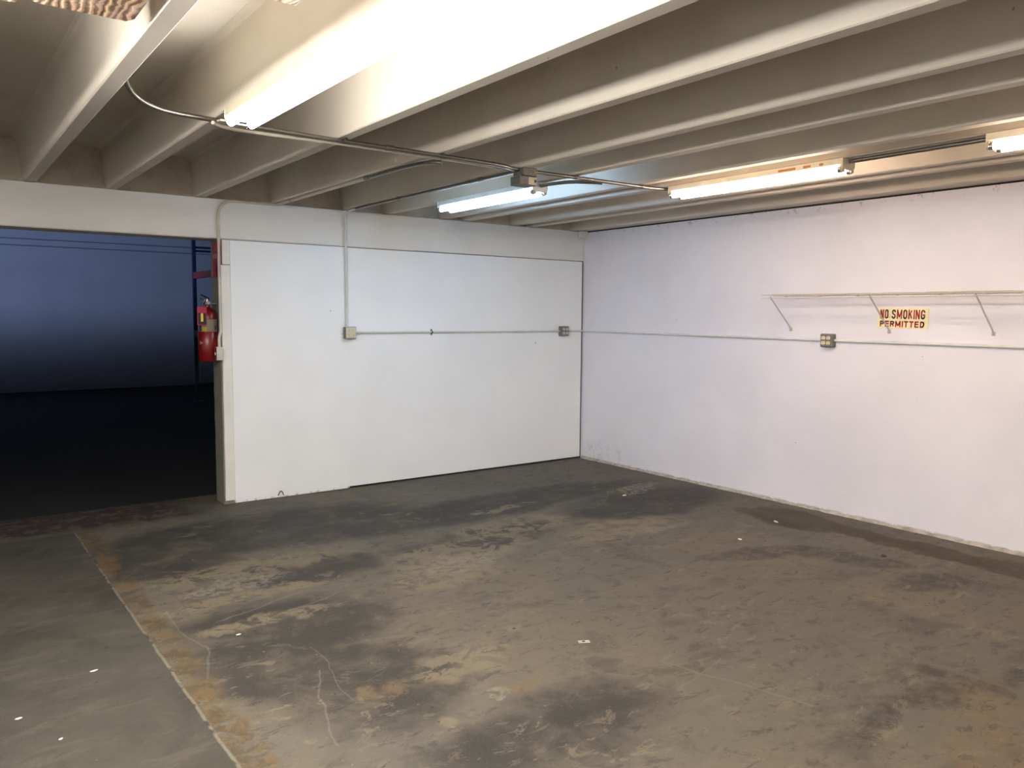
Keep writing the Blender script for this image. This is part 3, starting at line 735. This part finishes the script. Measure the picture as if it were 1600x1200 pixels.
def lettering(name, s_, parent, y0, z0, width, height, stroke):
    """written along -y on the plane x = -0.0044 of the board"""
    adv = {'I': 0.42, 'M': 1.25, ' ': 0.55}
    tot = sum(adv.get(ch, 1.0) for ch in s_); cw = width/tot; gapw = 0.20*cw
    bm = bmesh.new(); cx = 0.0
    for ch in s_:
        wd = adv.get(ch, 1.0)*cw
        if ch != ' ':
            lw = max(wd-gapw-stroke, 0.0005); ox = cx+gapw/2+stroke/2
            for pl in GL[ch]:
                P_ = [(ox+a_*lw, stroke/2+b_*(height-stroke)) for a_, b_ in pl]
                for (ax, az), (bx, bz) in zip(P_, P_[1:]):
                    d_ = math.hypot(bx-ax, bz-az)
                    if d_ < 1e-6: continue
                    ux, uz = (bx-ax)/d_, (bz-az)/d_; h_ = stroke/2
                    e_ = h_ if len(pl) == 2 and (abs(ux) < 0.01) else h_*0.7
                    if len(pl) == 2: e_ = h_ if abs(ux*uz) < 0.01 else 0.0
                    c_ = [(ax-ux*e_-uz*h_, az-uz*e_+ux*h_), (bx+ux*e_-uz*h_, bz+uz*e_+ux*h_), (bx+ux*e_+uz*h_, bz+uz*e_-ux*h_), (ax-ux*e_+uz*h_, az-uz*e_-ux*h_)]
                    c_ = [(a_, min(max(b_, 0), height)) for a_, b_ in c_]
                    bm.faces.new([bm.verts.new((-0.0044, y0-a_, z0+b_)) for a_, b_ in c_])
        cx += wd
    me = bpy.data.meshes.new(name); bm.to_mesh(me); bm.free(); me.materials.append(M['red_ink'])
    o = bpy.data.objects.new(name, me); COL.objects.link(o); o.parent = parent
    return o
lettering('upper_word', 'NO', t, 0.170, -0.006, 0.069, 0.068, 0.0095)
lettering('upper_word', 'SMOKING', t, 0.083, -0.006, 0.251, 0.068, 0.0095)
lettering('lower_word', 'PERMITTED', t, 0.170, -0.066, 0.336, 0.045, 0.0098)

# ------------------------------------------------------------------ extinguisher sign and extinguisher on the jamb
t = thing('arrow_sign', 'narrow red sign with a pale downward arrow on the jamb above the extinguisher', 'sign', (-3.84, 0.045, 1.97))
obj('board', B(-0.003, 0, -0.085, 0.10, -0.135, 0.135, bevel=0.001), M['sign_red'], t)
obj('pale_band', B(-0.0036, -0.003, -0.083, 0.098, 0.012, 0.052), plain('faded_pink_band', rgb(180, 120, 115), 0.5), t)
bm = bmesh.new()
pts = [(0.006, 0.0), (0.006, -0.06), (0.022, -0.055), (0.0, -0.12), (-0.022, -0.055), (-0.006, -0.06), (-0.006, 0.0)]
bm.faces.new([bm.verts.new((-0.0037, a_+0.008, z_-0.002)) for a_, z_ in pts]); bmesh.ops.solidify(bm, geom=bm.faces[:], thickness=0.0005)
obj('arrow', bm, M['sign_white'], t)
bm = bmesh.new(); box(bm, -0.0037, -0.003, -0.045, 0.06, 0.066, 0.112, bevel=0)
obj('picture_square', bm, plain('faded_red_print', rgb(176, 70, 74), 0.5), t)

EX, EY = -3.9175, 0.066
t = thing('fire_extinguisher', 'red fire extinguisher with a pink tag hanging on the opening jamb', 'fire extinguisher', (EX, EY, 1.165))
body = obj('cylinder', lathe(bmesh.new(), [(0.060, 0.0), (0.068, 0.004), (0.0715, 0.014), (0.0715, 0.33), (0.0705, 0.355), (0.064, 0.385), (0.050, 0.408), (0.032, 0.424), (0.020, 0.432), (0.018, 0.447)], (0, 0, 0), 36), M['ext_red'], t, True)
obj('lower_sleeve', lathe(bmesh.new(), [(0.0725, 0.012), (0.0755, 0.016), (0.0755, 0.228), (0.0725, 0.232)], (0, 0, 0), 36), M['ext_red'], t, True)
def arc_patch(r_, a0, a1, z0, z1, n=14, th=0.0008):
    bm = bmesh.new(); A = []
    for k in range(n+1):
        a_ = math.radians(a0+(a1-a0)*k/n); A.append((bm.verts.new((r_*math.cos(a_), r_*math.sin(a_), z0)), bm.verts.new((r_*math.cos(a_), r_*math.sin(a_), z1))))
    for (p, q), (p2, q2) in zip(A, A[1:]): bm.faces.new((p, p2, q2, q))
    bmesh.ops.solidify(bm, geom=bm.faces[:], thickness=th)
    return bm
lb = obj('paper_label', arc_patch(0.0725, 140, 330, 0.238, 0.335), M['label'], t, True)
obj('label_print', arc_patch(0.0732, 200, 214, 0.246, 0.290, 5), M['label_blue'], lb, True)
obj('label_print', arc_patch(0.0732, 218, 250, 0.244, 0.275, 6), M['label_yellow'], lb, True)
obj('label_print', arc_patch(0.0732, 300, 312, 0.250, 0.285, 5), M['label_blue'], lb, True)
bm = bmesh.new()
A = [math.radians(x_) for x_ in (204, 226)]
v = [(0.0765*math.cos(A[0]), 0.0765*math.sin(A[0]), 0.165), (0.0765*math.cos(A[0]), 0.0765*math.sin(A[0]), 0.135), (0.0768*math.cos(A[1]), 0.0768*math.sin(A[1]), 0.150)]
bm.faces.new([bm.verts.new(q) for q in v]); bmesh.ops.solidify(bm, geom=bm.faces[:], thickness=0.0006)
obj('triangle_mark', bm, M['sign_white'], t)
vb = obj('valve_body', lathe(bmesh.new(), [(0.016, 0.445), (0.019, 0.452), (0.019, 0.470), (0.013, 0.476), (0.013, 0.495)], (0, 0, 0), 20), M['chrome'], t, True)
obj('gauge', lathe(bmesh.new(), [(0.014, -0.034), (0.014, -0.018)], (0, 0, 0.466), 18, 'Y'), M['chrome'], vb, True)
bm = bmesh.new(); tube(bm, arc([(0.02, 0.0, 0.484), (-0.02, -0.01, 0.492), (-0.055, -0.02, 0.497)], 0.02, 4), [0.006]*2+[0.008]*3+[0.007]*2, 8)
obj('carrying_handle', bm, M['chrome'], t, True)
bm = bmesh.new(); tube(bm, [(0.018, 0, 0.497), (-0.02, -0.01, 0.516), (-0.050, -0.02, 0.526)], 0.006, 8)
obj('squeeze_lever', bm, M['black'], t, True)
obj('pull_pin', tube(bmesh.new(), [(-0.005, -0.028, 0.498), (-0.005, 0.028, 0.498)], 0.0025, 8), M['steel'], t, True)
bm = bmesh.new(); tube(bm, smooth_path([(-0.010, 0.014, 0.462), (-0.02, 0.05, 0.462), (-0.015, 0.088, 0.42), (-0.010, 0.090, 0.30), (-0.010, 0.088, 0.12)], 6), 0.008, 8)
obj('hose', bm, M['black'], t, True)
bm = bmesh.new(); tube(bm, [(-0.010, 0.088, 0.13), (-0.010, 0.088, 0.04)], [0.009, 0.013], 10)
obj('nozzle', bm, M['black'], t, True)
tg = obj('inspection_tag', B(-0.100, -0.028, -0.0795, -0.0785, 0.288, 0.432), M['pink'], t)
obj('tag_print', B(-0.094, -0.034, -0.0803, -0.0795, 0.294, 0.385), M['black'], tg)
obj('tag_print', B(-0.073, -0.055, -0.0810, -0.0803, 0.318, 0.382), M['tagyel'], tg)
obj('tag_string', tube(bmesh.new(), smooth_path([(-0.064, -0.079, 0.425), (-0.050, -0.05, 0.455), (-0.02, -0.015, 0.49)], 4), 0.0015, 6), M['sign_white'], tg)
# hanger on the jamb face, behind the extinguisher
bk = obj('wall_bracket', B(0.014, 0.0765, -0.012, 0.012, 0.456, 0.468), M['steel_dull'], t)
obj('bracket_plate', B(0.091, 0.095, -0.085, 0.02, 0.44, 0.52) if False else B(0.0705, 0.0765, -0.075, -0.045, 0.46, 0.52), M['ext_red'], t)
obj('bracket_plate', B(0.0715, 0.0765, -0.045, 0.02, 0.455, 0.49), M['steel_dull'], t)

# ------------------------------------------------------------------ bits on the floor
def chip(name, label, cat, x, y, s, mat, flat=0.25, ang=0.0, grp=None, asp=1.6):
    bm = bmesh.new(); bmesh.ops.create_icosphere(bm, subdivisions=1, radius=1)
    for v in bm.verts:
        q = 1+random.uniform(-0.25, 0.25); v.co *= q
        v.co = Vector((v.co.x*s*asp, v.co.y*s, max(v.co.z, -0.6)*s*flat))
    zmin = min(v.co.z for v in bm.verts)
    for v in bm.verts: v.co.z -= zmin
    o = obj(name, bm, mat); o.location = (x, y, 0.0005); o.rotation_euler = (0, 0, ang)
    return tag(o, label, cat, grp)
g = 'small debris on the floor'
chip('paint_chip', 'small white chip on the floor below the right wall wet stain', 'chip', -1.222, -3.066, 0.015, M['chip'], ang=1.0, grp=g, asp=1.3)
chip('paint_chip', 'small dark chip on the floor near the right wall, the only dark one', 'chip', -0.767, -3.858, 0.020, M['chip_brown'], ang=0.4, grp=g)
chip('paint_chip', 'white elongated chip on the left floor slab near the joint', 'chip', -5.217, -2.744, 0.008, M['chip'], ang=0.2, grp=g, asp=2.5)
chip('paint_chip', 'white round chip on the left floor slab at the picture edge', 'chip', -5.522, -3.033, 0.008, M['chip'], grp=g)
chip('paint_chip', 'white chip lowest on the left floor slab', 'chip', -5.414, -3.292, 0.006, M['chip'], grp=g, ang=0.7)
chip('paint_chip', 'tiny white chip just right of the brown joint band', 'chip', -4.590, -2.713, 0.009, M['chip'], grp=g)
chip('paint_chip', 'white chip lying in the wet stain by the right wall', 'chip', -0.60, -2.92, 0.016, M['chip'], grp=g, ang=1.1)
chip('paint_chip', 'white chip far back on the floor near the room corner', 'chip', -0.92, -1.62, 0.018, M['chip'], grp=g, ang=0.3)
t = thing('metal_plate', 'small pale scrap with a dark hole in the middle of the floor', 'scrap', (-3.283, -3.748, 0))
obj('plate', B(-0.026, 0.030, -0.014, 0.014, 0, 0.003, bevel=0.001), plain('pale_scrap', rgb(178, 170, 155), 0.6), t).rotation_euler = (0, 0, -0.5)
obj('hole', lathe(bmesh.new(), [(0.008, 0.0028), (0.008, 0.0034)], (0, 0, 0), 12), M['slot'], t)
bm = bmesh.new(); tube(bm, smooth_path([(-0.03, 0, 0.0), (-0.015, 0, 0.03), (0.0, 0, 0.035), (0.012, 0, 0.015), (0.015, 0, 0.0)], 4), 0.004, 6)
o = obj('pipe_strap', bm, M['chip_brown']); o.location = (-3.37, -0.019, 0.02); tag(o, 'little brown strap sticking out at the foot of the back wall', 'strap')
